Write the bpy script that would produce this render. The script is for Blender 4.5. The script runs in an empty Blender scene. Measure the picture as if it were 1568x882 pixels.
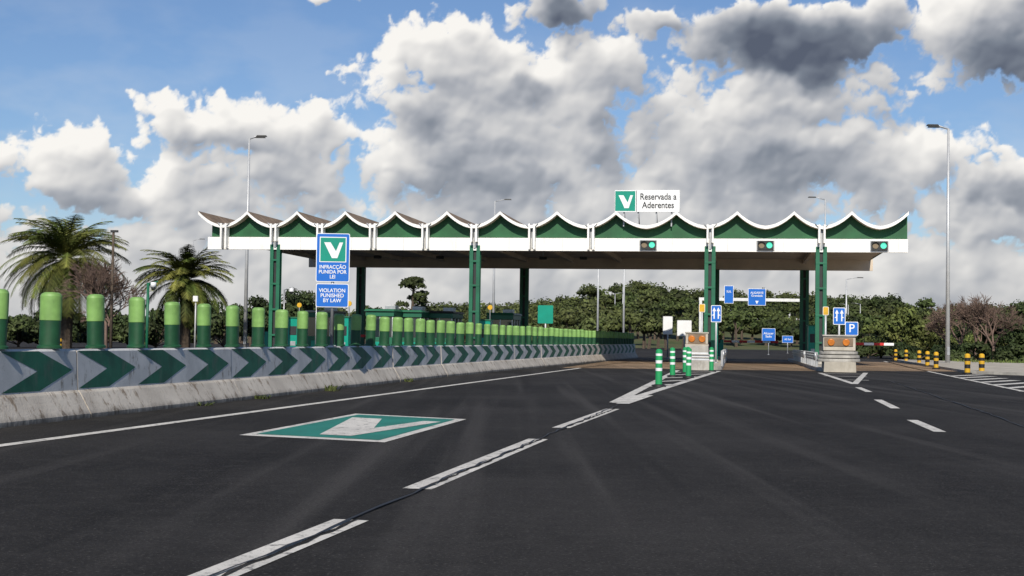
import bpy, math, random
import numpy as np
from mathutils import Vector, Matrix
random.seed(7); np.random.seed(7)
scn=bpy.context.scene
R=math.radians
# ------------------------------------------------------------------ materials
def newmat(name):
    m=bpy.data.materials.new(name); m.use_nodes=True
    nt=m.node_tree; b=nt.nodes['Principled BSDF']; return m,nt,b
def N(nt,t,**kw):
    n=nt.nodes.new(t)
    for k,v in kw.items(): setattr(n,k,v)
    return n
def mixc(nt,fac,a,b,mode='MIX'):
    n=nt.nodes.new('ShaderNodeMix'); n.data_type='RGBA'; n.blend_type=mode
    for i,v in ((0,fac),(6,a),(7,b)):
        if isinstance(v,bpy.types.NodeSocket): nt.links.new(v,n.inputs[i])
        elif v is not None: n.inputs[i].default_value = v if i==0 else (*v,1) if len(v)==3 else v
    return n.outputs[2]
def noise(nt,vec,scale,detail=4,rough=.55):
    n=nt.nodes.new('ShaderNodeTexNoise'); n.inputs['Scale'].default_value=scale
    n.inputs['Detail'].default_value=detail; n.inputs['Roughness'].default_value=rough
    if vec: nt.links.new(vec,n.inputs['Vector'])
    return n.outputs['Fac']
def ramp(nt,f,lo,hi,a=0.,b=1.):
    n=nt.nodes.new('ShaderNodeMapRange'); n.interpolation_type='SMOOTHSTEP'
    nt.links.new(f,n.inputs[0])
    n.inputs[1].default_value=lo;n.inputs[2].default_value=hi;n.inputs[3].default_value=a;n.inputs[4].default_value=b
    return n.outputs[0]
def mapping(nt,rotz=0,scale=(1,1,1),kind='Object'):
    tc=nt.nodes.new('ShaderNodeTexCoord'); mp=nt.nodes.new('ShaderNodeMapping')
    nt.links.new(tc.outputs[kind],mp.inputs[0]); mp.inputs['Rotation'].default_value=(0,0,rotz); mp.inputs['Scale'].default_value=scale
    return mp.outputs[0]
def bump(nt,b,h,strength=.3,dist=.01):
    n=nt.nodes.new('ShaderNodeBump'); n.inputs['Strength'].default_value=strength; n.inputs['Distance'].default_value=dist
    nt.links.new(h,n.inputs['Height']); nt.links.new(n.outputs[0],b.inputs['Normal'])
def simple(name,col,rough=.6,metal=0,var=.25,scale=3,dirt=0.0,dcol=(.06,.05,.04),bmp=0,spec=.4):
    m,nt,b=newmat(name); v=mapping(nt)
    f=noise(nt,v,scale,4,.6)
    c=mixc(nt,ramp(nt,f,.3,.7),tuple(x*(1-var) for x in col),tuple(min(1,x*(1+var*.4)) for x in col))
    if dirt>0:
        f2=noise(nt,mapping(nt,0,(1,1,.35)),scale*2.3,6,.7)
        c=mixc(nt,ramp(nt,f2,.5,.75,0,dirt),c,dcol)
    nt.links.new(c,b.inputs['Base Color'])
    b.inputs['Roughness'].default_value=rough; b.inputs['Metallic'].default_value=metal
    b.inputs['Specular IOR Level'].default_value=spec
    if bmp: bump(nt,b,noise(nt,v,scale*12,4),bmp,.01)
    return m
ROT=math.atan(.165)
M={}
def asphalt(name,base):
    m,nt,b=newmat(name)
    v=mapping(nt)
    big=noise(nt,v,.16,4,.65)
    c=mixc(nt,ramp(nt,big,.35,.65),tuple(x*.70 for x in base),tuple(x*1.3 for x in base))
    st=noise(nt,mapping(nt,ROT,(.9,.035,1)),1.0,3,.5)
    c=mixc(nt,ramp(nt,st,.5,.66,0,.6),c,tuple(x*.5 for x in base))
    st2=noise(nt,mapping(nt,ROT,(1.3,.03,1)),1.3,3,.5)
    c=mixc(nt,ramp(nt,st2,.48,.72,0,.8),c,tuple(x*2.1 for x in base))
    mid=noise(nt,v,5,6,.78)
    c=mixc(nt,ramp(nt,mid,.47,.72,0,.55),c,tuple(x*1.9 for x in base))
    c=mixc(nt,ramp(nt,mid,.30,.46,.5,0),c,tuple(x*.4 for x in base))
    grit=noise(nt,v,38,3,.8)
    c=mixc(nt,ramp(nt,grit,.56,.68,0,.7),c,tuple(x*4 for x in base))
    c=mixc(nt,ramp(nt,grit,.32,.46,.75,0),c,tuple(x*.3 for x in base))
    nt.links.new(c,b.inputs['Base Color'])
    b.inputs['Roughness'].default_value=.9; b.inputs['Specular IOR Level'].default_value=.1
    bump(nt,b,grit,.7,.014)
    return m
M['asph']=asphalt('asphalt',(.0275,.0258,.0245))
M['worn']=asphalt('worn_pavement',(.19,.135,.088))
def paint(name,col,under=(.035,.033,.032),lo=.55,hi=.68):
    m,nt,b=newmat(name); v=mapping(nt)
    f=noise(nt,v,7,8,.75); f2=noise(nt,v,1.2,3,.5)
    c=mixc(nt,ramp(nt,f2,.3,.7),tuple(x*.78 for x in col),col)
    c=mixc(nt,ramp(nt,f,lo,hi,0,.9),c,under)
    fine=noise(nt,v,60,2,.7)
    c=mixc(nt,ramp(nt,fine,.60,.7,0,.6),c,under)
    nt.links.new(c,b.inputs['Base Color']); b.inputs['Roughness'].default_value=.75
    bump(nt,b,fine,.4,.006)
    return m
M['road_white']=paint('road_paint_white',(.66,.63,.57),lo=.53,hi=.65)
M['road_teal']=paint('road_paint_teal',(.012,.20,.15),lo=.57,hi=.70)
M['white']=simple('white_paint',(.72,.72,.70),.5,var=.12,dirt=.25,dcol=(.35,.33,.3))
M['fascia']=simple('fascia_white',(.86,.85,.82),.45,var=.10,scale=1.2,dirt=.22,dcol=(.42,.38,.32))
M['green']=simple('canopy_green',(.018,.105,.038),.5,var=.25,scale=1,dirt=.3,dcol=(.02,.06,.03))
M['column_green']=simple('column_green',(.014,.125,.065),.45,var=.2,scale=1)
M['roof_brown']=simple('roof_brown',(.25,.18,.12),.8,var=.35,scale=1.4,dirt=.4)
M['soffit']=simple('soffit',(.60,.51,.41),.8,var=.15,scale=.6)
M['conc']=simple('concrete',(.42,.40,.36),.85,var=.3,scale=2,dirt=.5,dcol=(.2,.17,.13),bmp=.4)
M['conc_lt']=simple('concrete_light',(.46,.42,.35),.85,var=.3,scale=.8,dirt=.4,dcol=(.2,.17,.12),bmp=.3)
M['steel']=simple('galvanised_steel',(.42,.43,.44),.45,.7,var=.2)
M['pole']=simple('pole_grey',(.50,.51,.52),.5,.3,var=.1)
M['dark']=simple('dark_metal',(.025,.027,.028),.5,var=.2)
M['black']=simple('black_rubber',(.015,.015,.015),.6,var=.2)
M['yellow']=simple('yellow_paint',(.62,.36,.02),.5,var=.15,dirt=.2)
M['red']=simple('red_paint',(.55,.02,.02),.5)
M['orange']=simple('orange_lens',(.55,.17,.02),.3)
M['blue']=simple('sign_blue',(.008,.13,.52),.4,var=.08,scale=2)
M['teal']=simple('sign_teal',(.0,.26,.18),.4,var=.08)
M['signwhite']=simple('sign_white',(.78,.79,.80),.4,var=.05)
M['gr_light']=simple('bollard_light_green',(.20,.37,.10),.5,var=.22,scale=4,dirt=.5,dcol=(.09,.17,.05))
M['gr_dark']=simple('bollard_dark_green',(.012,.07,.028),.5,var=.25,scale=4,dirt=.3,dcol=(.03,.05,.02))
M['chev_green']=simple('chevron_green',(.008,.11,.06),.6,var=.35,scale=2.5,dirt=.5,dcol=(.12,.13,.11))
M['glass']=simple('dark_glass',(.02,.03,.035),.08,var=.1,spec=.8)
M['bark']=simple('bark',(.10,.075,.055),.9,var=.4,scale=6,bmp=.6)
M['twig']=simple('bare_twigs',(.17,.115,.09),.9,var=.3,scale=2)
M['gr_mid']=simple('delineator_green',(.02,.30,.10),.45,var=.15)
M['lens']=simple('signal_lens',(.22,.17,.11),.3,var=.1)
def emis(name,col,s):
    m,nt,b=newmat(name); b.inputs['Base Color'].default_value=(*[c*.3 for c in col],1)
    b.inputs['Emission Color'].default_value=(*col,1)
    f=noise(nt,mapping(nt),30,2); 
    nt.links.new(ramp(nt,f,.2,.8,s*.8,s*1.1),b.inputs['Emission Strength'])
    return m
M['lamp_green']=emis('signal_green',(.10,.85,.55),1.0)
def foliage(name,c1,c2,scale=.15):
    m,nt,b=newmat(name)
    v=mapping(nt); f=noise(nt,v,scale,3,.6)
    at=N(nt,'ShaderNodeAttribute',attribute_name='tint')
    c=mixc(nt,ramp(nt,f,.35,.65),c1,c2)
    mul=N(nt,'ShaderNodeVectorMath',operation='SCALE'); nt.links.new(c,mul.inputs[0]); nt.links.new(at.outputs['Fac'],mul.inputs['Scale'])
    nt.links.new(mul.outputs[0],b.inputs['Base Color'])
    b.inputs['Roughness'].default_value=.7; b.inputs['Specular IOR Level'].default_value=.2
    return m
M['pine']=foliage('pine_foliage',(.046,.066,.020),(.080,.092,.030),.03)
M['bush']=foliage('shrub_foliage',(.070,.092,.024),(.12,.13,.038),.12)
M['bushdark']=foliage('dark_foliage',(.026,.042,.014),(.050,.066,.022),.12)
M['palm']=foliage('palm_foliage',(.060,.090,.018),(.15,.15,.035),.4)
M['grass']=foliage('grass_blades',(.08,.12,.03),(.14,.16,.05),.3)
def panelmat():
    m,nt,b=newmat('barrier_panel'); v=mapping(nt)
    f=noise(nt,v,1.3,4,.6)
    c=mixc(nt,ramp(nt,f,.3,.7),(.48,.48,.47),(.66,.65,.63))
    f2=noise(nt,mapping(nt,0,(1,1,.5)),5,8,.75)
    c=mixc(nt,ramp(nt,f2,.55,.67,0,.75),c,(.16,.14,.11))
    nt.links.new(c,b.inputs['Base Color']); b.inputs['Roughness'].default_value=.8
    bump(nt,b,noise(nt,v,40,3),.3,.01); return m
M['panel']=panelmat()
def basemat():
    m,nt,b=newmat('barrier_concrete'); v=mapping(nt)
    f=noise(nt,v,.9,4,.6)
    c=mixc(nt,ramp(nt,f,.3,.7),(.40,.36,.31),(.58,.53,.46))
    f2=noise(nt,mapping(nt,0,(1,1,.25)),4,8,.75)
    c=mixc(nt,ramp(nt,f2,.52,.64,0,.85),c,(.17,.12,.075))
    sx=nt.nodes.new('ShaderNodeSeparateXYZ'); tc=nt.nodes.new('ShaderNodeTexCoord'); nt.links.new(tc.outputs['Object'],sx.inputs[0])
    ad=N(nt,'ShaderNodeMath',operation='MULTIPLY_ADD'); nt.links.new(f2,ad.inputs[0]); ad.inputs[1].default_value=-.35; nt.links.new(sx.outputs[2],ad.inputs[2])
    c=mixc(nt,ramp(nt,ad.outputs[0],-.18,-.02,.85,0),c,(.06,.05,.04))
    nt.links.new(c,b.inputs['Base Color']); b.inputs['Roughness'].default_value=.85
    bump(nt,b,noise(nt,v,25,5),.5,.015); return m
M['bconc']=basemat()
# ------------------------------------------------------------------ mesh builder
class MB:
    def __init__(s): s.v=[];s.f=[];s.m=[];s.mats=[];s.sm=[]
    def mi(s,k):
        if k not in s.mats: s.mats.append(k)
        return s.mats.index(k)
    def poly(s,pts,k,smooth=False):
        i=len(s.v); s.v+= [tuple(p) for p in pts]; s.f.append(tuple(range(i,i+len(pts)))); s.m.append(s.mi(k)); s.sm.append(smooth)
    def box(s,x,y,z,sx,sy,sz,k,rz=0,tx=1,ty=1):
        c,sn=math.cos(rz),math.sin(rz); P=[]
        for zz,a,b in ((z,1,1),(z+sz,tx,ty)):
            for ux,uy in ((-.5,-.5),(.5,-.5),(.5,.5),(-.5,.5)):
                lx=ux*sx*a; ly=uy*sy*b
                P.append((x+lx*c-ly*sn,y+lx*sn+ly*c,zz))
        i=len(s.v); s.v+=P; mi=s.mi(k)
        for f in ((3,2,1,0),(4,5,6,7),(0,1,5,4),(1,2,6,5),(2,3,7,6),(3,0,4,7)):
            s.f.append(tuple(i+j for j in f)); s.m.append(mi); s.sm.append(False)
    def cyl(s,p0,p1,r0,r1,k,n=12,caps=True,ell=1):
        p0=Vector(p0);p1=Vector(p1);d=(p1-p0).normalized()
        a=d.orthogonal().normalized() if abs(d.z)<.999 else Vector((1,0,0)); b=d.cross(a)
        i=len(s.v); mi=s.mi(k)
        for p,r in((p0,r0),(p1,r1)):
            for j in range(n):
                t=2*math.pi*j/n; q=p+a*math.cos(t)*r+b*math.sin(t)*r*ell; s.v.append(tuple(q))
        for j in range(n):
            s.f.append((i+j,i+(j+1)%n,i+n+(j+1)%n,i+n+j)); s.m.append(mi); s.sm.append(True)
        if caps:
            s.f.append(tuple(i+j for j in range(n))[::-1]); s.m.append(mi); s.sm.append(False)
            s.f.append(tuple(i+n+j for j in range(n))); s.m.append(mi); s.sm.append(False)
    def lathe(s,x,y,prof,n=20,ell=1):
        for (r0,z0,k),(r1,z1,_) in zip(prof,prof[1:]):
            if abs(z1-z0)<1e-6: continue
            s.cyl((x,y,z0),(x,y,z1),max(r0,.001),max(r1,.001),k,n,False,ell)
    def obj(s,name,loc=(0,0,0),rz=0.0,bevel=0,parent=None):
        me=bpy.data.meshes.new(name); me.from_pydata(s.v,[],s.f)
        for k in s.mats: me.materials.append(M[k])
        me.polygons.foreach_set('material_index',s.m); me.polygons.foreach_set('use_smooth',s.sm); me.update()
        o=bpy.data.objects.new(name,me); scn.collection.objects.link(o); o.location=loc; o.rotation_euler=(0,0,rz)
        if bevel:
            b=o.modifiers.new('bevel','BEVEL'); b.width=bevel; b.segments=2; b.limit_method='ANGLE'; b.angle_limit=R(40)
        if parent: o.parent=parent
        return o
def copyobj(o,loc,rz=None):
    c=o.copy(); scn.collection.objects.link(c); c.location=loc
    if rz is not None: c.rotation_euler=(0,0,rz)
    return c
def text(body,size,loc,k,parent,align='CENTER',sx=1,bold=0.0,name='lettering'):
    cu=bpy.data.curves.new(name,'FONT'); cu.body=body; cu.size=size; cu.align_x=align; cu.align_y='CENTER'
    cu.extrude=.003; cu.offset=bold; cu.space_line=.95
    cu.materials.append(M[k])
    o=bpy.data.objects.new(name,cu); scn.collection.objects.link(o); o.location=loc; o.rotation_euler=(R(90),0,0); o.scale=(sx,1,1); o.parent=parent
    return o
PO=(-17.26,78.5); CA=.9878; SA=-.1556; PRZ=math.atan2(SA,CA)
def L(x,y,z=0): return (PO[0]+x*CA-y*SA, PO[1]+x*SA+y*CA, z)
# ------------------------------------------------------------------ terrain
def hz(X,Y):
    t=np.clip((Y-250)/140.,0,1); h=6.5*t*t*(3-2*t)
    return h*(1+.25*np.sin(X*.021+1))-.03
def ground():
    xs=np.concatenate([[-4000,-2000,-1000],np.linspace(-500,500,101),[1000,2000,4000]])
    ys=np.concatenate([[-600,-200],np.linspace(-50,600,66),[900,1500,2600,5000]])
    v=[(x,y,float(hz(x,y))) for y in ys for x in xs]; nx=len(xs)
    f=[(j*nx+i,j*nx+i+1,(j+1)*nx+i+1,(j+1)*nx+i) for j in range(len(ys)-1) for i in range(nx-1)]
    m,nt,b=newmat('grass_ground'); vv=mapping(nt)
    c=mixc(nt,ramp(nt,noise(nt,vv,.12,5,.6),.35,.65),(.055,.08,.022),(.12,.11,.045))
    c=mixc(nt,ramp(nt,noise(nt,vv,6,6,.7),.4,.7,0,.6),c,(.04,.05,.018))
    nt.links.new(c,b.inputs['Base Color']); b.inputs['Roughness'].default_value=.95; bump(nt,b,noise(nt,vv,8,6,.7),1,.08)
    me=bpy.data.meshes.new('ground'); me.from_pydata(v,[],f); me.materials.append(m); me.update()
    for p in me.polygons: p.use_smooth=True
    o=bpy.data.objects.new('ground',me); scn.collection.objects.link(o)
ground()
b=MB(); b.poly([(-70,-30,0),(30,-30,0),(32,45,0),(32,85,0),(33,110,0),(40,150,0),(50,245,0),(22,245,0),(-30,245,0),(-70,200,0)],'asph'); b.obj('asphalt_road')
b=MB()
b.poly([L(21.9,-14,.004),L(27.0,-12,.004),L(27.0,26,.004),L(21.9,26,.004)],'worn')
b.poly([L(28.7,-12,.004),L(32.8,-11,.004),L(32.8,26,.004),L(28.7,26,.004)],'worn')
b.poly([L(34.5,-9,.004),L(40,-6,.004),L(40,26,.004),L(34.5,26,.004)],'worn')
b.obj('worn_pavement')
# ------------------------------------------------------------------ markings
def strip(b,p0,p1,w,z,k,seg=1,wob=0,off=0):
    p0=Vector(p0);p1=Vector(p1);d=(p1-p0).normalized();n=Vector((d.y,-d.x))
    prev=None
    for i in range(seg+1):
        c=p0.lerp(p1,i/seg)+n*off; ww=w
        if wob: c=c+n*random.uniform(-wob,wob); ww=w*random.uniform(.5,1.6)
        a=(c+n*ww/2,c-n*ww/2)
        if prev: b.poly([(*prev[0],z),(*prev[1],z),(*a[1],z),(*a[0],z)],k)
        prev=a
b=MB(); Z=.004
strip(b,(-8.1,0),(-5.38,15),.17,Z,'road_white'); strip(b,(-5.38,15),(3.46,64),.17,Z,'road_white'); strip(b,(3.46,64),(6.9,82),.15,Z,'road_white')
dashes=(((-2.2,3.3),(-1.03,9.37)),((-.73,11.34),(.34,17.2)),((.69,19.45),(1.80,25.06)))
for p0,p1 in dashes: strip(b,p0,p1,.24,Z,'road_white')
strip(b,(2.06,27.5),(8.67,59.4),.22,Z,'road_white'); strip(b,(2.02,27.6),(6.95,59.4),.22,Z+.004,'road_white')
b.poly([(2.0,27.0,Z+.008),(2.25,27.0,Z+.008),(3.15,31.4,Z+.008),(2.72,31.4,Z+.008)],'road_white')
for t in (.38,.52,.66,.8,.93):
    a=Vector((2.02,27.6)).lerp(Vector((6.95,59.4)),t-.07); c=Vector((2.06,27.5)).lerp(Vector((8.67,59.4)),t)
    strip(b,a,c,.3,Z+.012,'road_white')
for p0,p1 in (((5.97,19.8),(6.43,22.8)),((7.27,26.9),(7.99,31)),((9.06,36),(9.68,39.7))):
    strip(b,p0,p1,.17,Z,'road_white')
strip(b,(10.36,42.9),(12.7,58.5),.2,Z,'road_white'); strip(b,(10.36,42.9),(14.9,59.8),.2,Z+.004,'road_white')
strip(b,(10.9,47.5),(11.9,47.3),.3,Z+.008,'road_white');strip(b,(11.6,52.8),(13.1,52.4),.3,Z+.008,'road_white');strip(b,(12.4,57.2),(14.2,57),.3,Z+.008,'road_white')
strip(b,(13.7,37.9),(21.2,75.6),.16,Z,'road_white')
strip(b,(21.2,75.6),(27,103),.16,Z,'road_white')
for i in range(7):
    y=38+i*3; x=13.7+.2*(y-37.9)
    strip(b,(x,y),(x+2.4,y+3.5),.4,Z+.004,'road_white')
b.obj('road_markings')
b=MB()
for p0,p1 in dashes: strip(b,p0,p1,.028,.0095,'asph',40,.014,.045)
strip(b,(-2.25,3),(2.0,26.9),.02,.0135,'black',60,.03,.08)
strip(b,(5.2,8.5),(8.6,26),.03,.0135,'black',40,.03); strip(b,(8.6,26),(12.5,47),.03,.0135,'black',30,.03)
b.obj('road_cracks')
A=Vector((-3.25,17.14));B=Vector((-1.43,16.3));C=Vector((-.65,21.2));D=Vector((-2.42,22.3))
def bil(u,v,z):
    p=A.lerp(B,u).lerp(D.lerp(C,u),v); return (p.x,p.y,z)
b=MB(); b.poly([bil(0,0,Z),bil(1,0,Z),bil(1,1,Z),bil(0,1,Z)],'road_white')
b.poly([bil(.07,.05,Z+.004),bil(.93,.05,Z+.004),bil(.93,.95,Z+.004),bil(.07,.95,Z+.004)],'road_teal')
def Vshape(fn,k,b):
    b.poly([fn(.14,.80),fn(.40,.80),fn(.62,.42),fn(.68,.12),fn(.46,.12)],k)
    b.poly([fn(.62,.42),fn(.76,.80),fn(.90,.80),fn(.68,.12)],k)
Vshape(lambda u,v:bil(u,v,Z+.008),'road_white',b)
b.obj('road_lane_symbol')
# ------------------------------------------------------------------ median barrier
path=[(-9.8,-3),(-6.37,17.8),(-1.74,46.1),(4.1,76),(9.2,101)]
def bx(Y):
    for (x0,y0),(x1,y1) in zip(path,path[1:]):
        if Y<=y1: return x0+(x1-x0)*(Y-y0)/(y1-y0)
    return x1
BH=.98
prof=[(.34,0),(.34,.07),(.17,.36),(.13,.40),(.10,BH-.03),(.07,BH)]
def cpt(Y): return (bx(Y)-.34, Y)
Ys=[2+i*6.1 for i in range(17)]
for i in range(16):
    y0,y1=Ys[i]+.015,Ys[i+1]-.015
    b=MB(); P0=Vector(cpt(y0));P1=Vector(cpt(y1)); d=(P1-P0).normalized(); n=Vector((d.y,-d.x)); Ln=(P1-P0).length
    ring=[(o,z) for o,z in prof]+[(-o,z) for o,z in prof[::-1]]
    for j in range(len(ring)-1):
        (o0,z0),(o1,z1)=ring[j],ring[j+1]
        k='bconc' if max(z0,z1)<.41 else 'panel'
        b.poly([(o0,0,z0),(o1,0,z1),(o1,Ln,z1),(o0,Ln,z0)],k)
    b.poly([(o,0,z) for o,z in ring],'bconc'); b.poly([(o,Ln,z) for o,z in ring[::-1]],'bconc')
    def off(z): return .13-.03*(z-.40)/(BH-.43)+.004
    z0,zm,z1=.42,.69,.955
    step=2.03
    t=0.0
    while t+1.95<Ln+.2:
        w=1.0;a=.95
        def cl(v): return min(max(v,0.01),Ln-.01)
        zz=random.uniform(-.006,.006)
        for za,zb in ((z0,zm),(z1,zm)):
            b.poly([(off(za),cl(t),za),(off(za),cl(t+w),za),(off(zb),cl(t+w+a),zb+zz),(off(zb),cl(t+a),zb+zz)][::(1 if za<zb else -1)],'chev_green')
        t+=step
    rz=math.atan2(-d.x,d.y)
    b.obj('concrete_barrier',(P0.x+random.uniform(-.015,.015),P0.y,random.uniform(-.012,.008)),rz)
b=MB(); r=.142
b.lathe(0,0,[(.17,0,'gr_dark'),(.17,.03,'gr_dark'),(r,.05,'gr_dark'),(r,.39,'gr_light'),(r+.006,.395,'gr_light'),(r+.006,.73,'gr_light'),(r-.01,.765,'gr_light'),(r-.05,.785,'gr_light'),(0,.79,'gr_light')],24,.82)
g0=b.obj('barrier_bollard')
Y=16.9; first=True
while Y<99:
    c=cpt(Y); loc=(c[0],c[1],BH)
    if first: g0.location=loc; first=False
    else:
        o=copyobj(g0,loc); o.rotation_euler=(random.uniform(-.025,.025),random.uniform(-.03,.03),random.uniform(0,6)); o.scale=(1,1,random.uniform(.97,1.02))
    Y+=1.41
# ------------------------------------------------------------------ canopy
cusps=[0,2.81,5.64,8.36,11.12,13.96,16.84,19.89,23.01,26.16,29.30,32.2,35.1,37.92]
ZC,ZT=8.0,7.25
def roofz():
    pts=[]
    for a,c in zip(cusps,cusps[1:]):
        for j in range(14):
            u=j/14; q=abs(2*u-1); pts.append((a+(c-a)*u, ZT+(ZC-ZT)*(.12*q+.88*q**2)))
    pts.append((cusps[-1],ZC)); return pts
rp=roofz(); DEP=18.9
b=MB(); th=.17; yf=-.45
for (x0,z0),(x1,z1) in zip(rp,rp[1:]):
    b.poly([(x0,yf,z0),(x1,yf,z1),(x1,DEP+.4,z1),(x0,DEP+.4,z0)],'roof_brown')
    b.poly([(x0,yf,z0-th),(x1,yf,z1-th),(x1,yf,z1),(x0,yf,z0)],'fascia')
    b.poly([(x0,yf,z0-th),(x0,DEP+.4,z0-th),(x1,DEP+.4,z1-th),(x1,yf,z1-th)],'soffit')
    b.poly([(x0,DEP+.4,z0-th),(x0,DEP+.4,z0),(x1,DEP+.4,z1),(x1,DEP+.4,z1-th)],'fascia')
    for yy in (.15,DEP-.2):
        if x0>.5: b.poly([(x0,yy,6.6),(x1,yy,6.6),(x1,yy,z1-th+.002),(x0,yy,z0-th+.002)],'green')
for x,s in ((0,1),(37.92,-1)):
    b.poly([(x,yf,ZC-th),(x,yf,ZC),(x,DEP+.4,ZC),(x,DEP+.4,ZC-th)],'fascia')
b.box(37.75,DEP/2,6.6,.06,DEP-.4,1.15,'green'); b.box(.62,DEP/2,6.6,.06,DEP-.4,.9,'green')
b.box(19.2,0,5.92,37.45,.25,.68,'fascia'); 
b.box(19.2,DEP-.1,5.92,37.45,.25,.95,'soffit')
b.poly([(.5,.1,6.63),(37.8,.1,6.63),(37.8,DEP-.2,6.63),(.5,DEP-.2,6.63)],'soffit')
brk=[1.5,4.34,6.96,9.89,12.78,15.45,18.56,21.7,27.92,33.6]
cols=[4.34,15.45,27.92,33.6]
for x in brk:
    b.box(x,DEP/2,6.35,.22,DEP-.6,.27,'soffit')
    for s in (-1,1):
        b.box(x+s*.13,-.30,6.36 if x in cols else 5.97,.10,.5,.95 if x in cols else 1.36,'fascia')
        b.poly([(x+s*.08,-.56,7.1),(x+s*.34,-.56,7.36),(x+s*.34,-.2,7.36),(x+s*.08,-.2,7.1)],'fascia')
    b.box(x,-.02,6.05,.10,.35,1.15,'steel')
# panel joints of the fascia
for x in np.arange(2.9,37.5,2.88): b.box(float(x),-.127,5.93,.015,.006,.66,'steel')
canopy=b.obj('toll_plaza_canopy',(PO[0],PO[1],0),PRZ)
for x in cols:
    for y,k in ((-.1,'column_green'),(17.9,'column_green')):
        b=MB()
        for s in (-1,1):
            b.box(x+s*.185,y,0,.20,.06,6.2 if y<0 else 5.9,k)
            b.box(x+s*.185,y+.30,0,.20,.06,6.0 if y<0 else 5.9,k)
            b.box(x+s*.185,y+.15,0,.05,.24,6.0 if y<0 else 5.9,k)
        b.box(x,y+.15,0,.17,.10,5.9,'dark')
        for z in (1.2,2.6,4.0,5.3): b.box(x,y-.034,z,.56,.01,.10,k)
        b.box(x,y+.15,0,.9,.8,.3,'conc')
        b.obj('column',parent=canopy,bevel=.01)
for x in (7,11,17.5,20,24.7,30.7,36.6):
    b=MB(); b.box(x,.8 if x>24 else 12,6.15,.45,.3,.18,'dark'); b.box(x,.8 if x>24 else 12,6.3,.06,.06,.3,'steel'); b.obj('floodlight',parent=canopy,bevel=.02)
for x in (24.7,30.76,36.5):
    b=MB(); b.box(x,-.2,6.02,.82,.12,.46,'dark'); b.box(x,-.15,5.99,.92,.06,.52,'steel')
    for dx,k in ((-.2,'lens'),(.2,'lamp_green')):
        b.cyl((x+dx,-.268,6.25),(x+dx,-.28,6.25),.155,.155,k,20)
        for t in range(-3,4):
            a0=math.pi/2+t*.38-.19;a1=a0+.38
            b.poly([(x+dx+.18*math.cos(a0),-.26,6.25+.18*math.sin(a0)),(x+dx+.18*math.cos(a1),-.26,6.25+.18*math.sin(a1)),(x+dx+.18*math.cos(a1),-.40,6.25+.18*math.sin(a1)),(x+dx+.18*math.cos(a0),-.40,6.25+.18*math.sin(a0))],'black')
    b.obj('lane_signal',parent=canopy,bevel=.015)
b=MB(); b.box(1.72,0,0,3.45,.08,1.15,'signwhite')
b.poly([(.05,-.045,.05),(1.1,-.045,.05),(1.1,-.045,1.1),(.05,-.045,1.1)],'teal')
Vshape(lambda u,v:(.08+u*1.0,-.05,.08+v*1.0),'signwhite',b)
b.box(1.165,-.045,.02,.03,.01,1.11,'dark')
for x in (.5,1.25,2.2,3.0):
    b.box(x,.1,-.75,.07,.07,1.9,'steel'); b.cyl((x,.1,.3),(x,1.1,-.6),.03,.03,'steel',6)
for dx in (0,3.42): b.box(dx+.015,-.0,0,.04,.1,1.17,'steel')
s=b.obj('reserved_lane_sign',L(22.9,-.2,7.98),PRZ)
text('Reservada a\nAderentes',.47,(2.3,-.05,.57),'dark',s,sx=.84,bold=.006)
# ------------------------------------------------------------------ islands
def island(x,y0,y1,w,name='toll_island'):
    b=MB(); n=10
    pts=[(x-w/2,y1),(x-w/2,y0+w/2)]+[(x-w/2*math.cos(t*math.pi/n),y0+w/2-w/2*math.sin(t*math.pi/n)) for t in range(1,n)]+[(x+w/2,y0+w/2),(x+w/2,y1)]
    b.poly([(p[0],p[1],.16) for p in pts],'conc_lt')
    for p,q in zip(pts,pts[1:]+pts[:1]): b.poly([(p[0],p[1],-.02),(p[0],p[1],.16),(q[0],q[1],.16),(q[0],q[1],-.02)],'conc')
    return b.obj(name,(PO[0],PO[1],0),PRZ)
island(27.9,-12.5,24,1.6); island(33.6,-12,24,1.6)
for x in (4.34,9.89,15.45): island(x,-8,24,1.8)
def rails(x,y0,y1,w):
    b=MB()
    for s in (-1,1):
        for y in np.arange(y0,y1+.1,2.0): b.box(x+s*w/2,float(y),0.1,.1,.12,.72,'steel')
        for z in (.50,.62,.74):
            b.box(x+s*(w/2+.06),(y0+y1)/2,z-.03,.04+.03*(z==.62),y1-y0,.09,'steel')
        b.cyl((x+s*(w/2+.06),y0,.45),(x+s*(w/2+.06),y0,.83),.06,.06,'steel',8)
    b.obj('guard_rail',(PO[0],PO[1],0),PRZ)
rails(27.95,-10,-1,1.45); rails(33.6,-9.5,-1,1.45); rails(27.95,1,16,1.45); rails(33.6,1,16,1.45)
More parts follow.
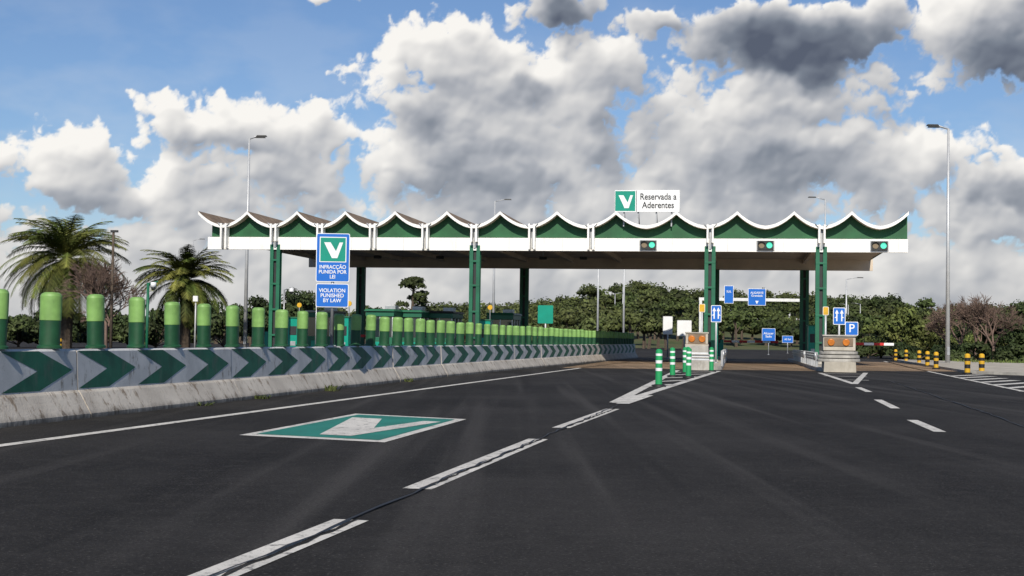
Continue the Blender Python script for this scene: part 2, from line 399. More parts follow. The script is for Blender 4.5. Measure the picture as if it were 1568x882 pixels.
def cushion(kind,loc):
    b=MB()
    if kind==0:
        b.box(0,.7,0,1.15,1.7,.42,'conc',tx=.95); b.box(0,.65,.42,1.1,1.5,.34,'steel',tx=.9,ty=.95)
        for z in (.52,.64): b.box(0,-.1,z,1.12,.05,.05,'conc')
        b.box(0,.6,.76,1.0,1.1,.28,'conc',tx=.97)
        b.box(0,.5,1.04,1.0,.55,.06,'conc_lt')
        b.box(0,.5,1.10,.95,.5,.46,'roof_brown'); b.box(0,.5,1.56,1.0,.56,.06,'conc_lt')
        for dx in(-.22,.22): b.cyl((dx,.245,1.33),(dx,.20,1.33),.15,.13,'orange',18)
        b.box(-.42,.24,1.12,.1,.02,.42,'conc_lt');b.box(.42,.24,1.12,.1,.02,.42,'conc_lt')
    else:
        b.box(0,.7,0,1.35,1.7,.44,'conc_lt',tx=.97)
        for z,w in ((.44,1.85),(.60,1.8),(.76,1.65)):
            b.cyl((0,.85,z),(0,.85,z+.13),w/2,w/2*.98,'conc',28); b.cyl((0,.85,z+.13),(0,.85,z+.16),w/2*.85,w/2*.85,'dark',20)
        b.box(0,.8,.92,1.35,1.0,.6,'conc_lt',ty=.9); b.box(0,.8,1.52,1.42,1.05,.07,'conc')
        for dx in(-.35,.28): b.cyl((dx,.30,1.27),(dx,.22,1.27),.16,.14,'orange',18)
        b.box(-.03,.29,1.1,1.2,.03,.36,'roof_brown')
    b.obj('crash_cushion',loc,PRZ,bevel=.03)
cushion(0,(7.87,60.4,0)); cushion(1,(13.95,60.4,0))
# ------------------------------------------------------------------ delineators
b=MB(); b.lathe(0,0,[(.16,0,'black'),(.15,.05,'black'),(.075,.07,'gr_mid'),(.072,.42,'signwhite'),(.074,.5,'gr_mid'),(.072,.62,'signwhite'),(.074,.7,'gr_mid'),(.072,.82,'signwhite'),(.074,.88,'gr_mid'),(.07,.96,'gr_mid'),(.03,1.0,'gr_mid'),(0,1.001,'gr_mid')],16)
d0=b.obj('delineator_post',(3.92,37.7,0)); d0.scale=(1.25,1.25,1)
for p in ((5.5,48.4),(5.9,47.3),(7.15,57.5),(8.1,57.5),(6.55,53.5)): copyobj(d0,(*p,0)).rotation_euler=(random.uniform(-.03,.03),random.uniform(-.03,.03),random.random())
b=MB(); b.lathe(0,0,[(.17,0,'black'),(.17,.06,'black'),(.11,.08,'yellow'),(.11,.25,'black'),(.112,.42,'yellow'),(.11,.56,'black'),(.112,.7,'yellow'),(.11,.82,'yellow'),(.06,.87,'yellow'),(0,.88,'yellow')],16)
y0=b.obj('yellow_black_bollard',(19.3,60.2,.0)); y0.scale=(1.1,1.1,1)
for p in ((20.5,62),(21.5,72),(23.4,80),(25.4,88.6),(27.2,98),(28.1,104),(-26,82)): copyobj(y0,(*p,.0))
b=MB(); top=[(19.8,61.5),(24.5,55),(60,45),(75,80),(34,92),(29.5,106),(28.6,106)]
b.poly([(x,y,.12) for x,y in top],'conc_lt')
for p,q in zip(top,top[1:]+top[:1]): b.poly([(*p,-.02),(*q,-.02),(*q,.12),(*p,.12)],'conc')
b.obj('pavement')
# ------------------------------------------------------------------ signs
c=cpt(33.2)
b=MB()
def rrect(b,x0,x1,z0,z1,y,k,r=.04):
    pts=[]
    for cx,cz,a in ((x1-r,z0+r,-90),(x1-r,z1-r,0),(x0+r,z1-r,90),(x0+r,z0+r,180)):
        for t in range(5):
            an=R(a+t*22.5); pts.append((cx+r*math.cos(an),y,cz+r*math.sin(an)))
    b.poly(pts,k)
def plate(b,x0,x1,z0,z1,y,k,border='signwhite',t=.02,bw=.015,r=.04):
    b.box((x0+x1)/2,y+.018,z0+.01,(x1-x0)-.02,.02,(z1-z0)-.02,'steel')
    rrect(b,x0,x1,z0,z1,y,border,r); rrect(b,x0+bw,x1-bw,z0+bw,z1-bw,y-.004,k,r*.8)
plate(b,-.375,.375,1.44,2.53,-.06,'blue'); plate(b,-.365,.365,.87,1.40,-.06,'blue')
b.poly([(-.30,-.068,1.88),(.30,-.068,1.88),(.30,-.068,2.45),(-.30,-.068,2.45)],'signwhite')
b.poly([(-.28,-.072,1.90),(.28,-.072,1.90),(.28,-.072,2.43),(-.28,-.072,2.43)],'teal')
Vshape(lambda u,v:(-.28+u*.56,-.076,1.91+v*.52),'signwhite',b)
b.cyl((0,0,0),(0,0,2.4),.035,.035,'steel',12); b.box(0,0,0,.2,.16,.02,'steel')
s=b.obj('violation_sign',(c[0],c[1],BH),R(2)); s.scale=(1.04,1.04,1.04)
text('INFRACÇÃO\nPUNIDA POR\nLEI',.115,(0,-.07,1.66),'signwhite',s,bold=.0015,sx=.92)
text('VIOLATION\nPUNISHED\nBY LAW',.118,(0,-.07,1.13),'signwhite',s,bold=.0015,sx=.95)
def post_sign(name,loc,w,h,zt,k,body=None,sz=.3,bord='signwhite',rz=PRZ,post='pole',extra=None,r=.05):
    b=MB(); plate(b,-w/2,w/2,zt-h,zt,-.06,k,bord,bw=.03 if w>.5 else .02,r=r)
    b.cyl((0,0,0),(0,0,zt-.05),r,r,post,10); b.cyl((0,0,0),(0,0,.04),.14,.12,'steel',12)
    if extra: extra(b,w,h,zt)
    o=b.obj(name,loc,rz)
    if body: text(body,sz,(0,-.068,zt-h/2),'signwhite',o,bold=.004)
    return o
def arrows(b,w,h,zt):
    for sx in(-1,1):
        x=sx*w*.2; b.poly([(x-.03,-.07,zt-h*.2),(x-.03,-.07,zt-h*.8),(x+.03,-.07,zt-h*.8),(x+.03,-.07,zt-h*.2)],'signwhite')
        b.poly([(x-.09,-.074,zt-h*.35),(x,-.074,zt-h*.12),(x+.09,-.074,zt-h*.35)][::-1],'signwhite')
        b.poly([(x,-.074,zt-h*.5),(x+sx*.12,-.074,zt-h*.6),(x,-.074,zt-h*.62)],'signwhite')
post_sign('lane_direction_sign',L(28.3,-2.5,.16),.52,.85,2.9,'blue',extra=arrows)
post_sign('lane_direction_sign',L(34.35,-2.5,.16),.6,.85,2.85,'blue',extra=arrows)
post_sign('parking_sign',L(35.15,0,.0),.66,.7,2.35,'blue','P',.6)
post_sign('yellow_notice_sign',L(27.6,-3,.16),.3,.42,2.95,'yellow',None)
post_sign('yellow_notice_sign',L(33.6,-4,.16),.28,.42,2.85,'yellow',None)
post_sign('notice_board',(11.1,101,0),.7,1.3,3.0,'signwhite',None,bord='steel')
post_sign('notice_board',(12.4,102,0),1.05,1.15,2.75,'signwhite',None,bord='steel')
post_sign('exit_sign',(26.4,146,0),1.35,1.35,2.7,'blue','Alcacer\nSado',.33)
post_sign('exit_sign',(33.4,172,0),1.3,.85,2.1,'blue','A2 Sul',.3)
post_sign('green_panel_sign',L(18.9,3,.0),.85,1.0,3.1,'teal',None,bord='teal')
b=MB()
for x in(0,12.2): b.box(x,0,0,.32,.32,6.4,'white')
b.box(6.1,0,6.1,12.6,.3,.36,'white'); 
gs=b.obj('sign_gantry',(22.3,168,0),-.02,bevel=.02)
for nm,x,w,h,z,bd in (('direction_panel',3.3,1.1,2.1,5.8,'SUL'),('direction_panel',6.6,2.1,2.0,5.6,'ALGARVE\nGrandola')):
    b=MB(); plate(b,x-w/2,x+w/2,z,z+h,-.25,'blue',bw=.05)
    if w>2: b.poly([(x-.2,-.27,z+.55),(x,-.27,z+.15),(x+.2,-.27,z+.55)],'signwhite')
    o=b.obj(nm,parent=gs); text(bd,.36,(x,-.27,z+h*.66),'signwhite',o,bold=.004)
def boom(loc,length,dirn,white='signwhite',nm='boom_barrier'):
    b=MB(); b.box(0,0,0,.34,.3,1.2,'teal'); b.box(0,0,1.2,.36,.32,.05,'dark')
    n=int(length/.5)
    for i in range(n):
        b.box(dirn*(.2+(i+.5)*length/n),-.18,1.05,length/n,.05,.15,'red' if i%2==0 else white)
    b.box(-dirn*.25,-.18,1.0,.4,.08,.22,'dark')
    b.obj(nm,loc,PRZ,bevel=.01)
boom(L(28.3,22,.15),3.6,1); boom(L(34.6,8,.1),3.3,1); boom(L(.5,10,.25),3.2,1); boom(L(6.0,9,.15),2.8,1,'red'); boom(L(10.6,9,.15),2.8,1)
def machine(loc):
    b=MB(); b.box(0,0,0,.6,.9,2.05,'teal'); b.box(0,-.455,1.1,.42,.02,.5,'dark'); b.box(0,0,2.05,.7,1.0,.07,'column_green')
    b.box(.0,-.46,.5,.3,.02,.25,'steel'); b.cyl((.2,0,2.1),(.2,0,2.8),.03,.03,'steel',8); b.cyl((.2,-.03,2.8),(.2,.03,2.8),.14,.14,'yellow',14)
    b.obj('toll_payment_machine',loc,PRZ,bevel=.02)
machine(L(28.0,4,.16)); machine(L(33.7,9,.16)); machine(L(4.6,3,.16)); machine(L(15.5,3.5,.16)); machine(L(8.9,-2,.16))
def booth(loc,roof):
    b=MB()
    b.box(0,0,0,1.5,3.0,1.05,'column_green'); b.box(0,0,1.05,1.42,2.9,1.15,'glass'); b.box(0,0,2.2,1.6,3.15,.28,'column_green')
    for sx in(-1,1):
        for y in(-1.46,-.5,.5,1.46): b.box(sx*.72,y,1.05,.07,.07,1.15,'signwhite')
    b.box(0,-1.47,1.05,.06,.06,1.15,'signwhite'); b.box(0,-1.5,.2,.9,.03,.6,'teal')
    b.box(0,0,2.485,1.75,3.4,.12,roof,tx=.9,ty=.95)
    b.box(.2,.4,2.6,.6,.8,.25,'steel')
    b.obj('toll_booth',loc,PRZ,bevel=.015)
booth(L(9.89,3,.16),'column_green'); booth(L(4.6,9,.16),'conc'); booth(L(12.4,7,.16),'dark'); booth(L(15.45,10,.16),'column_green'); booth(L(11.0,5,.16),'column_green')
# ------------------------------------------------------------------ lamps
def lamp(loc,h,side,double=True,name='street_lamp',arm=1.3):
    b=MB(); b.cyl((0,0,0),(0,0,h),.15,.07,'pole',12); b.box(0,0,0,.45,.45,.06,'conc'); b.box(0,-.13,.6,.16,.1,.5,'steel')
    for q,yy in ((arm,-.15),) + (((arm*.65,.45),) if double else ()):
        b.cyl((0,0,h-.05),(side*q,yy,h+.18),.045,.035,'pole',8)
        b.box(side*(q+.3),yy,h+.12,.75,.3,.1,'dark',tx=.85,ty=.7)
    b.obj(name,loc,bevel=0)
lamp((27.6,90,0),15.0,-1,arm=.75); lamp((-18.7,100,0),15.1,1,arm=.6); lamp((-45,200,0),14.5,1,False,arm=1)
lamp((-1.85,144,0),15.2,1,False,arm=1.0); lamp((29.6,134.5,0),14.9,-1,False,arm=1.)
lamp((10.3,170,0),13,1,False); lamp((13.4,170,0),13,1,False)
for x,y,h in ((22.5,310,11.5),(24.2,310,13),(71,300,9.5),(76,310,10),(53,240,14),(40,170,9)): lamp((x,y,0),h,1 if x<60 else -1,False)
b=MB(); b.cyl((0,0,0),(0,0,3.0),.05,.05,'column_green',10); b.cyl((0,0,2.95),(.35,0,3.05),.03,.03,'column_green',8); b.cyl((.2,-.05,2.85),(.2,-.05,3.02),.1,.1,'signwhite',12); b.cyl((.2,-.05,2.75),(.2,-.05,2.85),.06,.09,'dark',12)
b.obj('camera_pole',(-12.8,50,0))
b=MB(); b.cyl((0,0,0),(0,0,7),.09,.07,'bark',8); b.box(.05,0,6.9,.4,.2,.12,'dark'); b.obj('wooden_pole',(-22.5,80,0))
for x,y in((-20,90),(24.8,120),(26,121)):
    b=MB(); b.cyl((0,0,0),(0,0,3.6),.06,.05,'pole',8); b.box(0,-.05,3.3,.3,.2,.35,'signwhite'); b.obj('service_post',(x,y,0))
for lx,ly,h in ((5.2,-1,3.6),(6.4,1,3.4)):
    b=MB(); b.cyl((0,0,0),(0,0,h),.04,.04,'steel',8); b.cyl((0,0,h-.02),(.4,0,h+.1),.025,.025,'steel',6)
    b.lathe(.4,0,[(.03,h+.1,'signwhite'),(.13,h+.02,'signwhite'),(.13,h-.1,'signwhite'),(.12,h-.12,'dark'),(.06,h-.22,'dark'),(0,h-.24,'dark')][::-1],14)
    b.obj('surveillance_camera',L(lx,ly,.1),PRZ)
# ------------------------------------------------------------------ vegetation
def ico():
    t=(1+5**.5)/2
    v=np.array([(-1,t,0),(1,t,0),(-1,-t,0),(1,-t,0),(0,-1,t),(0,1,t),(0,-1,-t),(0,1,-t),(t,0,-1),(t,0,1),(-t,0,-1),(-t,0,1)],float)
    v/=np.linalg.norm(v[0]); f=[(0,11,5),(0,5,1),(0,1,7),(0,7,10),(0,10,11),(1,5,9),(5,11,4),(11,10,2),(10,7,6),(7,1,8),(3,9,4),(3,4,2),(3,2,6),(3,6,8),(3,8,9),(4,9,5),(2,4,11),(6,2,10),(8,6,7),(9,8,1)]
    return v,np.array(f)
IV,IF=ico()
class Leaves:
    def __init__(s): s.V=[];s.Q=[];s.tint=[];s.n=0;s.tri=[];s.trt=[]
    def blob(s,c,rad,n,leaf,tint,core=.78):
        c=np.array(c);rad=np.array(rad)
        d=np.random.normal(size=(n,3)); d/=np.linalg.norm(d,axis=1)[:,None]; d[:,2]=np.where(d[:,2]<-.35,-d[:,2],d[:,2])
        p=c+d*rad*(np.random.uniform(.72,1.12,(n,1)))
        nn=d+.45*np.random.normal(size=(n,3)); nn/=np.linalg.norm(nn,axis=1)[:,None]
        a=np.cross(nn,np.random.normal(size=(n,3))); a/=np.linalg.norm(a,axis=1)[:,None]+1e-9
        b=np.cross(nn,a)
        sz=leaf*np.random.uniform(.5,1.3,(n,1)); 
        q=np.stack([p-a*sz-b*sz*.5,p+a*sz-b*sz*.6,p+a*sz*.7+b*sz*.6,p-a*sz*.8+b*sz*.5],1).reshape(-1,3)
        s.V.append(q); s.Q.append(np.arange(n*4).reshape(n,4)+s.n); s.n+=n*4
        s.tint.append(tint*np.random.uniform(.65,1.35,n))
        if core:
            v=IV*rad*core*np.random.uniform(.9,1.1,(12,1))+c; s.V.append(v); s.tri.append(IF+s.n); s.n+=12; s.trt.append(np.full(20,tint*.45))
    def quads(s,q,tint):
        q=np.array(q).reshape(-1,3); n=len(q)//4; s.V.append(q); s.Q.append(np.arange(n*4).reshape(n,4)+s.n); s.n+=n*4; s.tint.append(np.array(tint))
    def obj(s,name,mat,loc=(0,0,0),extra=None,parent=None):
        V=np.concatenate(s.V); F=[]; T=[]
        for q in s.Q: F+=q.tolist()
        T=list(np.concatenate(s.tint))
        for q in s.tri: F+=q.tolist()
        if s.trt: T+=list(np.concatenate(s.trt))
        V=V.tolist(); mi=[0]*len(F); mats=[mat]
        if extra:
            o=len(V); V+=extra.v; 
            for f,m in zip(extra.f,extra.m): F.append(tuple(i+o for i in f)); mi.append(1+m); T.append(1)
            mats+=extra.mats
        me=bpy.data.meshes.new(name); me.from_pydata(V,[],F)
        for k in mats: me.materials.append(M[k])
        me.polygons.foreach_set('material_index',mi)
        at=me.attributes.new('tint','FLOAT','FACE'); at.data.foreach_set('value',np.array(T,dtype=np.float32)); me.update()
        ob=bpy.data.objects.new(name,me); scn.collection.objects.link(ob); ob.location=loc
        if parent: ob.parent=parent
        return ob
def pine_into(lv,tr,x,y,z0,H,Rr,nl=60,leaf=.4,tint=1.):
    flat=random.uniform(.5,.72); zc=z0+H-Rr*flat*1.05
    tr.cyl((x,y,z0-.2),(x+random.uniform(-.5,.5),y,zc),.3,.18,'bark',5,False)
    lv.blob((x,y,zc+Rr*flat*.15),(Rr*.78,Rr*.78,Rr*flat*.9),int(nl*2.6),leaf,tint)
    for j in range(6):
        a=j*1.05+random.uniform(-.3,.3); q=Rr*random.uniform(.55,.72); rr=Rr*random.uniform(.28,.38)
        cz=zc+random.uniform(-.2,.1)*Rr*flat
        if j%2==0: tr.cyl((x,y,z0+H*.4),(x+q*math.cos(a),y+q*math.sin(a),cz),.13,.06,'bark',4,False)
        lv.blob((x+q*math.cos(a),y+q*math.sin(a),cz),(rr,rr,rr*.75),int(nl*.8),leaf,tint*random.uniform(.85,1.15))
lv=Leaves(); tr=MB()
def treeline(pxs,topfn,Y0,Y1,n,Rr=(3.2,5.2),jit=2.2):
    # a belt of trees between two distances; pxs = bearing range, topfn = skyline angle of the wooded hill
    for i in range(n):
        px=pxs[0]+(pxs[1]-pxs[0])*(i+random.random())/n; Y=random.uniform(Y0,Y1); X=(px-784)/2178*Y
        z0=float(hz(X,Y)); top=topfn(px); yh=519.5+.0145*(px-784)
        zt=(yh-top)/2178*Y+1.2+random.uniform(-jit,.5)*(Y/300)
        H=max(3.5,min(zt-z0,14)); pine_into(lv,tr,X,Y,z0,H,random.uniform(*Rr),36,.34,random.uniform(.65,1.4))
def top(px):
    xs=[-200,0,330,480,560,660,700,800,860,900,960,1040,1090,1150,1200,1260,1340,1400,1500,1568,1900]
    ys=[490,492,480,468,470,476,466,461,450,435,429,431,446,444,446,448,446,458,463,467,472]
    return float(np.interp(px,xs,ys))
random.seed(11)
treeline((650,1700),top,355,400,85,(3.0,5.0)); treeline((650,1700),lambda p:top(p)+14,310,350,70,(2.8,4.6))
treeline((650,1700),lambda p:top(p)+31,265,305,80,(2.4,4.0)); treeline((650,1090),lambda p:top(p)+46,200,250,32,(2.0,3.4)); treeline((1300,1700),lambda p:top(p)+36,170,240,44,(1.8,3.2))
treeline((-250,660),top,180,300,110,(2,4))
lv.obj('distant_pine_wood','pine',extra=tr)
lv=Leaves(); tr=MB()
X,Yp=(-154)/2178*165,165
tr.cyl((0,0,0),(.3,0,8.0),.3,.12,'bark',8,False)
for j in range(24):
    h=random.uniform(3.2,8.4); q=(9.6-h)*.5*random.uniform(.5,1); a=random.uniform(0,6.28)
    tr.cyl((.2,0,h-.6),(q*math.cos(a),q*math.sin(a),h),.07,.03,'bark',4,False)
    lv.blob((q*math.cos(a),q*math.sin(a),h),(.8,.8,.38),80,.18,random.uniform(.5,1.0),.4)
lv.obj('pine_tree','pine',(X,Yp,0),extra=tr)
random.seed(5)
def shrub(loc,Rr,H,mat='bush',nb=16,leaf=.12,nl=190,name='shrub'):
    lv=Leaves(); tr=MB(); tr.cyl((0,0,0),(0,0,H*.5),.12,.06,'bark',6,False)
    for j in range(nb):
        a=random.uniform(0,6.28); q=Rr*.85*math.sqrt(random.random()); z=random.uniform(.2,.85)*H*(1-.35*(q/Rr)**2); rr=Rr*random.uniform(.16,.40)
        if j<7: tr.cyl((0,0,.2),(q*math.cos(a),q*math.sin(a),z),.06,.02,'bark',4,False)
        lv.blob((q*math.cos(a),q*math.sin(a),z),(rr,rr,rr*.85),int(nl*(rr/(.3*Rr))**1.5),leaf,random.uniform(.6,1.4),.62)
    return lv.obj(name,mat,loc,extra=tr)
for px,Y,Rr,H,mt in ((1392,118,2.9,4.6,'bush'),(1350,126,2.4,3.6,'bush'),(1430,122,2.4,4.2,'bush'),(1545,112,2.6,4.3,'bushdark'),(1322,140,2.8,4.4,'bushdark'),(1470,135,3.0,4.0,'bushdark'),(1300,150,3,5,'bushdark'),(1518,128,2.6,3.4,'bush'),(1590,110,3,5,'bushdark'),(1640,112,3,5,'bush')):
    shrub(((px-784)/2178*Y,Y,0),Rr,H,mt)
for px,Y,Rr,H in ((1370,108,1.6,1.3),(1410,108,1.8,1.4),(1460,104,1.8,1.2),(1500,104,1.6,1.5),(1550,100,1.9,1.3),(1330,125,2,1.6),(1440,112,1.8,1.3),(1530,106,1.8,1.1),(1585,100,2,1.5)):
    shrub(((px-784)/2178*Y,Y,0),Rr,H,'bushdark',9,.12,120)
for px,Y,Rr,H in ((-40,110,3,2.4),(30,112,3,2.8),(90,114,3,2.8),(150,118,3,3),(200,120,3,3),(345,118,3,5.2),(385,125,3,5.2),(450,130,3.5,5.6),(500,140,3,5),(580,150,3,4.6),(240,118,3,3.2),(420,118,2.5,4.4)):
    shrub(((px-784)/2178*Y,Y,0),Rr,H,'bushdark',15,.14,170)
def palm(loc,H,fr,nf,seed):
    random.seed(seed); np.random.seed(seed)
    tr=MB(); z=0
    while z<H-.6:
        tr.cyl((0,0,z),(0,0,z+.2),.36,.42,'bark',10,False); z+=.17
    tr.cyl((0,0,H-.9),(0,0,H-.2),.42,.7,'bark',12,False); tr.cyl((0,0,H-.2),(0,0,H+.3),.7,.15,'bark',12,False)
    lv=Leaves(); Q=[];T=[]
    for i in range(nf):
        az=random.uniform(0,6.283); e0=R(random.choice([random.uniform(40,88),random.uniform(20,65),random.uniform(-30,20)]))
        ln=fr*random.uniform(.85,1.1); n=22; p=np.array([0,0,H]); el=e0; tint=random.uniform(.6,1.4)*(1.0 if e0>0 else .65)
        side=np.array([-math.sin(az),math.cos(az),0])
        for j in range(n):
            d=np.array([math.cos(el)*math.cos(az),math.cos(el)*math.sin(az),math.sin(el)]); nx=p+d*ln/n
            w=.03*(1-j/n)+.012
            Q+= [p-side*w,p+side*w,nx+side*w,nx-side*w]; T.append(tint*1.3)
            if j>2:
                ll=.50*fr/3*math.sin(math.pi*min(1,(j+1.5)/(n+1)))**.6+.08
                for s in(-1,1):
                    for sub in (0,.33,.66):
                        o=p+d*ln/n*sub
                        tip=o+side*s*ll*.7+d*ll*.65-np.array([0,0,ll*random.uniform(.05,.4)])
                        bw=d*.032
                        Q+=[o-bw,o+bw,tip+bw*.25,tip-bw*.25]; T.append(tint*random.uniform(.6,1.35))
            p=nx; el-=R(random.uniform(2.8,5.2)) 
    lv.quads(Q,T); lv.obj('palm_tree','palm',loc,extra=tr)
palm((-26.6,85,0),5.5,4.4,105,1); palm((-21.8,95,0),4.7,3.8,95,2); palm((-42,105,0),5,3.3,60,3)
def bare(loc,H,seed,k='twig',spread=.55,lv=6,r=.14):
    random.seed(seed); b=MB()
    def rec(p,d,l,rr,n):
        q=p+d*l; b.cyl(p,q,rr,rr*.65,k,5 if n>3 else 3,False)
        if n==0: return
        for i in range(3 if n>1 else 5):
            v=Vector((random.gauss(0,1),random.gauss(0,1),random.gauss(0,.6)+.15)).normalized()
            nd=(d+v*spread*random.uniform(.7,1.5)).normalized(); rec(p.lerp(q,random.uniform(.6,1)),nd,l*random.uniform(.66,.88),max(rr*.62,.013),n-1)
    rec(Vector((0,0,0)),Vector((0,0,1)),H*.27,r,lv); b.obj('bare_tree',loc)
bare((-22.8,80,0),6.6,3); bare((-24.2,82,0),6.0,4)
for px,Y,H,sd in ((1495,106,6.0,5),(1472,110,5.4,6),(1522,104,5.6,8),(1455,114,4.6,12),(1508,112,5.0,14)): bare(((px-784)/2178*Y,Y,0),H,sd)
random.seed(9); np.random.seed(9)
lv=Leaves(); n=9000
X=np.random.uniform(26,75,n); Yg=np.random.uniform(93,116,n); ok=(X>30+(Yg-95)*.2); X=X[ok];Yg=Yg[ok]; n=len(X)
a=np.random.uniform(0,6.28,n); h=np.random.uniform(.1,.35,n); w=np.random.uniform(.05,.12,n)
p=np.stack([X,Yg,np.zeros(n)-.02],1); s_=np.stack([np.cos(a),np.sin(a),0*a],1)*w[:,None]; u=np.stack([np.random.normal(0,.08,n),np.random.normal(0,.08,n),h],1)
lv.quads(np.stack([p-s_,p+s_,p+u+s_*.3,p+u-s_*.3],1),np.random.uniform(.6,1.4,n)); lv.obj('grass','grass')
for wy_,sc in ((31.6,1),(24.2,.5),(27.1,.6),(39,.7)):
    lv=Leaves(); Q=[];T=[]
    for i in range(int(70*sc)):
        x=random.gauss(0,.08); y=random.gauss(0,.2*sc); a=random.uniform(0,6.28); hh=random.uniform(.04,.13)*sc; dx,dy=math.cos(a)*.012,math.sin(a)*.012; tx,ty=random.gauss(0,.05),random.gauss(0,.05)
        Q+=[(x-dx,y-dy,0),(x+dx,y+dy,0),(x+tx+dx,y+ty+dy,hh),(x+tx-dx,y+ty-dy,hh)]; T.append(random.uniform(.4,.8))
    lv.quads(Q,T); lv.obj('weed','grass',(bx(wy_)+.10,wy_,0))
# ------------------------------------------------------------------ light
SAZ=math.atan2(-.08,-1.0); SEL=R(36)
sv=Vector((math.sin(SAZ)*math.cos(SEL),math.cos(SAZ)*math.cos(SEL),math.sin(SEL)))
sl=bpy.data.lights.new('sun','SUN'); sl.energy=4.8; sl.angle=R(.55); sl.color=(1,.93,.82)
so=bpy.data.objects.new('sun',sl); scn.collection.objects.link(so); so.rotation_euler=sv.to_track_quat('Z','Y').to_euler()
w=bpy.data.worlds.new('World'); scn.world=w; w.use_nodes=True; nt=w.node_tree; nt.nodes.clear()
out=N(nt,'ShaderNodeOutputWorld'); lk=nt.links.new
sky=N(nt,'ShaderNodeTexSky'); sky.sky_type='NISHITA'; sky.sun_disc=False; sky.sun_elevation=SEL; sky.sun_rotation=SAZ; sky.air_density=1.0; sky.dust_density=.3; sky.ozone_density=2.5
bg=N(nt,'ShaderNodeBackground'); bg.inputs[1].default_value=.082
lk(mixc(nt,1.0,sky.outputs[0],(.86,.96,1.14),'MULTIPLY'),bg.inputs[0]); lk(bg.outputs[0],out.inputs[0])
# ------------------------------------------------------------------ cloud bank: distant curved sheet, colours computed here
def perlin(x,y,seed):
    r=np.random.RandomState(seed); ang=r.uniform(0,2*np.pi,(256,256)); gx=np.cos(ang);gy=np.sin(ang)
    xi=np.floor(x).astype(int);yi=np.floor(y).astype(int);fx=x-xi;fy=y-yi
    u=fx*fx*fx*(fx*(fx*6-15)+10);v=fy*fy*fy*(fy*(fy*6-15)+10)
    def g(i,j,dx,dy): a=(xi+i)&255;b=(yi+j)&255; return gx[a,b]*dx+gy[a,b]*dy
    n0=g(0,0,fx,fy)*(1-u)+g(1,0,fx-1,fy)*u; n1=g(0,1,fx,fy-1)*(1-u)+g(1,1,fx-1,fy-1)*u
    return (n0*(1-v)+n1*v)*1.5
def fbm(x,y,f,o,seed,rough=.5,billow=False):
    s=0;a=1.;t=0
    for i in range(o):
        n=perlin(x*f+i*17.3,y*f+i*9.1,seed+i); s=s+a*(np.abs(n) if billow else n); t+=a; a*=rough; f*=2.03
    return s/t
def blur(A,n,k=3):
    for _ in range(k):
        for ax in (0,1):
            P=np.pad(A,[(n,n) if i==ax else (0,0) for i in (0,1)],mode='edge'); c=np.cumsum(P,axis=ax)
            if ax==0: A=(c[2*n:]-np.vstack([np.zeros((1,c.shape[1])),c[:-2*n-1]]))/(2*n+1)
            else: A=(c[:,2*n:]-np.hstack([np.zeros((c.shape[0],1)),c[:,:-2*n-1]]))/(2*n+1)
    return A
ST=.045
az=np.arange(-27,27.01,ST); el=np.arange(-.6,17.5,ST); AZ,EL=np.meshgrid(az,el)
blobs=[(-.8,8.0,6.6,4.6),(-2.3,11.3,3.0,2.0),(2.8,10.6,3.2,1.9),(9.5,7.6,6.8,3.7),(11.0,9.9,4.2,1.6),(14.8,6.9,3.4,2.1),(11.0,12.0,6.2,1.7),(5.5,12.2,2.2,1.0),(1.9,13.0,2.3,1.4),(19.0,12.3,4,3.0),
 (-11.0,8.2,4.2,1.5),(-8.8,7.1,2.8,2.0),(-14.2,8.9,1.6,.9),(-17.2,6.3,3.0,1.8),(-20.8,6,2.4,1.4),(-12.5,5.2,6,1.7),(0,1.8,70,2.8),(19.0,5.4,3.4,2.0),(-7.4,13.9,2.6,.5),(4,5.2,13,2.4),(24.5,9,3,3),(-25,8,3,3),(0,17,9,2),(-20,16.5,5,1.4)]
darks=[(11.2,12.0,6.2,2.1,.80),(5.5,12.2,3.0,1.0,.35),(1.8,13.0,2.5,1.6,.7),(-3.8,8.6,2.6,1.2,.26),(4.8,7.6,2.8,2.6,.15),(-2,6.1,6,1.5,.20),(11,6.8,5,1.7,.24),(-12.5,7.6,3.5,.8,.16),(18.9,6.0,2.6,.9,.35),(-17,4.6,5,1.0,.12),(19,10.9,3.4,2.2,.42),(1.0,10.2,1.7,.9,.30),(9,3.9,9,1.0,.10),(15.5,8.6,2,.7,.2)]
wx=fbm(AZ,EL,.30,4,5,.5)*2.1; wy=fbm(AZ,EL,.30,4,45,.5)*1.7
wx2=fbm(AZ,EL,1.5,4,105,.5)*.30; wy2=fbm(AZ,EL,1.5,4,145,.5)*.30
QX=AZ+wx+wx2; QY=EL+wy+wy2
fb=np.full(AZ.shape,-9.)
for bx_,by_,rx,ry in blobs: fb=np.maximum(fb,1-np.hypot((QX-bx_)/rx,(QY-by_)/ry))
fb=np.minimum(fb,.55)
lo=fbm(AZ,EL*1.2,.35,3,305,.5)
bi=fbm(AZ+wx2*1.5,EL*1.15+wy2*1.5,.7,6,205,.50,True)
fine=fbm(AZ,EL,3.2,4,605,.6)
F=fb+lo*.36+(bi-.28)*.90+fine*.08
def ss(x,a,b): t=np.clip((x-a)/(b-a),0,1); return t*t*(3-2*t)
alpha=ss(F,.0,.26)
lx,ly=-.50,.87
D=blur(np.clip(F,0,.6),3,2); tau=np.zeros_like(D)
def sh(A,s):
    dx=int(round(-lx*s/ST)); dy=int(round(-ly*s/ST)); B=np.roll(np.roll(A,dy,0),dx,1)
    if dy<0: B[dy:]=0
    return B
for s in np.arange(.15,3.2,.15): tau+=sh(D,s)*.15
T_=np.exp(-1.0*tau)
Fa=blur(F,1,1); Fb=blur(F,2,2); Fc=blur(F,6,2)
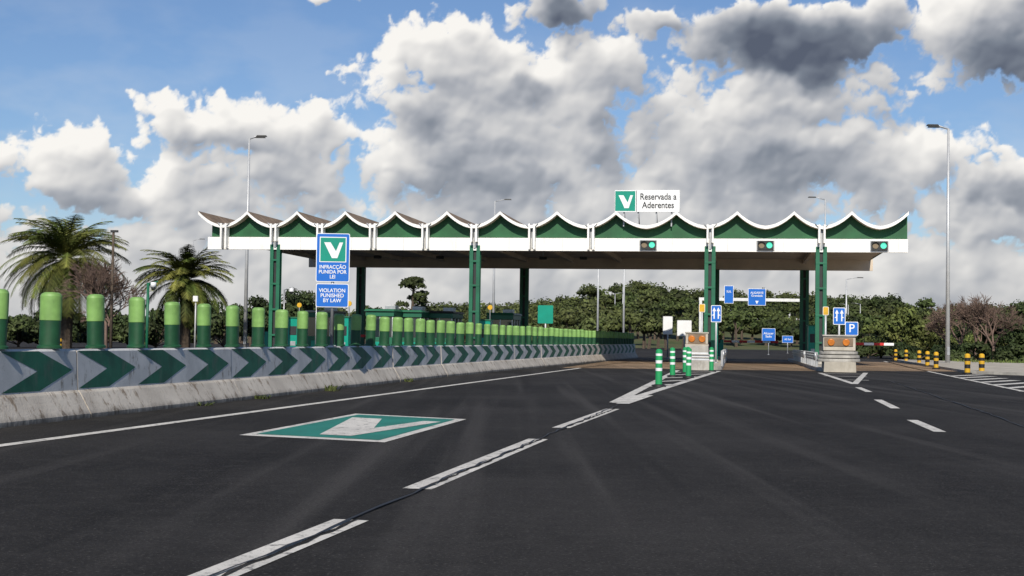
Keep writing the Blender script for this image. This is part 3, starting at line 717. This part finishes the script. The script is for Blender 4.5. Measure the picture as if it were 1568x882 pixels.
rel=(Fa-np.roll(np.roll(Fa,-2,0),1,1))*.45+(Fb-np.roll(np.roll(Fb,-3,0),2,1))*.8+(Fc-np.roll(np.roll(Fc,-12,0),8,1))*.75
rel=np.clip(rel,-.35,.4)
DQX=AZ+wx*.9+wx2;DQY=EL+wy*.8+wy2
dk=np.zeros_like(F)
for x_,y_,rx,ry,s in darks: dk+=s*ss(1-np.hypot((DQX-x_)/rx,(DQY-y_)/ry),0,.8)
mid=fbm(AZ,EL*1.4,.28,4,405,.5)
t=.49+.50*T_+rel*.52-dk*.85+mid*.15
t=blur(t,1,1)*.6+t*.4
hz_=1-ss(EL,1.0,4.8)
t=t*(1-hz_*.6)+(.68+mid*.25)*hz_*.6
t=np.clip(t,0,1)
xp=[0,.25,.5,.75,1]; RC=[.095,.20,.41,.69,.97];GC=[.11,.225,.425,.68,.94];BC=[.15,.27,.46,.67,.89]
col=np.stack([np.interp(t,xp,RC),np.interp(t,xp,GC),np.interp(t,xp,BC)],-1)
haze=np.clip(fbm(AZ,EL*2.2,.16,5,505,.55)*1.2+.12,0,.45)
a0=alpha.copy()
alpha=np.maximum(alpha*.97,haze*.6*np.clip(1.2-EL/14,0,1))
wt=(1-ss(a0,.05,.5))[...,None]
col=col*(1-wt*.6)+np.array([.56,.62,.70])*wt*.6
edge=ss(AZ,-27,-23.5)*ss(-AZ,-27,-23.5)*ss(-EL,-17.4,-15.2); alpha=alpha*edge
RD=4200.
a_=np.radians(AZ);e_=np.radians(EL)
co=np.stack([RD*np.sin(a_),RD*np.cos(a_),RD*np.tan(e_)+1.2],-1).reshape(-1,3).astype(np.float32)
nr,nc=AZ.shape; idx=np.arange(nr*nc,dtype=np.int32).reshape(nr,nc)
q=np.stack([idx[:-1,:-1],idx[:-1,1:],idx[1:,1:],idx[1:,:-1]],-1).reshape(-1,4); nq=len(q)
me=bpy.data.meshes.new('sky_clouds'); me.vertices.add(nr*nc); me.vertices.foreach_set('co',co.ravel())
me.loops.add(nq*4); me.loops.foreach_set('vertex_index',q.ravel()); me.polygons.add(nq); me.polygons.foreach_set('loop_start',np.arange(0,nq*4,4,dtype=np.int32))
ca=me.attributes.new('cloud','FLOAT_COLOR','POINT'); ca.data.foreach_set('color',np.concatenate([col,alpha[...,None]],-1).astype(np.float32).ravel())
me.update(calc_edges=True)
m=bpy.data.materials.new('cloud_layer'); m.use_nodes=True; nt=m.node_tree; nt.nodes.clear()
at=N(nt,'ShaderNodeAttribute',attribute_name='cloud'); em=N(nt,'ShaderNodeEmission'); tp=N(nt,'ShaderNodeBsdfTransparent'); mx=N(nt,'ShaderNodeMixShader'); o_=N(nt,'ShaderNodeOutputMaterial')
nt.links.new(at.outputs['Color'],em.inputs[0]); nt.links.new(at.outputs['Alpha'],mx.inputs[0]); nt.links.new(tp.outputs[0],mx.inputs[1]); nt.links.new(em.outputs[0],mx.inputs[2]); nt.links.new(mx.outputs[0],o_.inputs[0])
try: m.cycles.emission_sampling='NONE'
except Exception: pass
me.materials.append(m); ob=bpy.data.objects.new('sky',me); scn.collection.objects.link(ob)
# ------------------------------------------------------------------ camera
cam=bpy.data.cameras.new('camera'); co=bpy.data.objects.new('camera',cam); scn.collection.objects.link(co)
cam.sensor_width=36; cam.lens=50; cam.clip_end=9000; cam.clip_start=.1
co.matrix_world=Matrix.Translation((0,0,1.2))@Matrix.Rotation(R(92.065),4,'X')@Matrix.Rotation(.0145,4,'Z')
scn.camera=co
scn.view_settings.view_transform='Standard'; scn.view_settings.look='None'; scn.view_settings.exposure=0
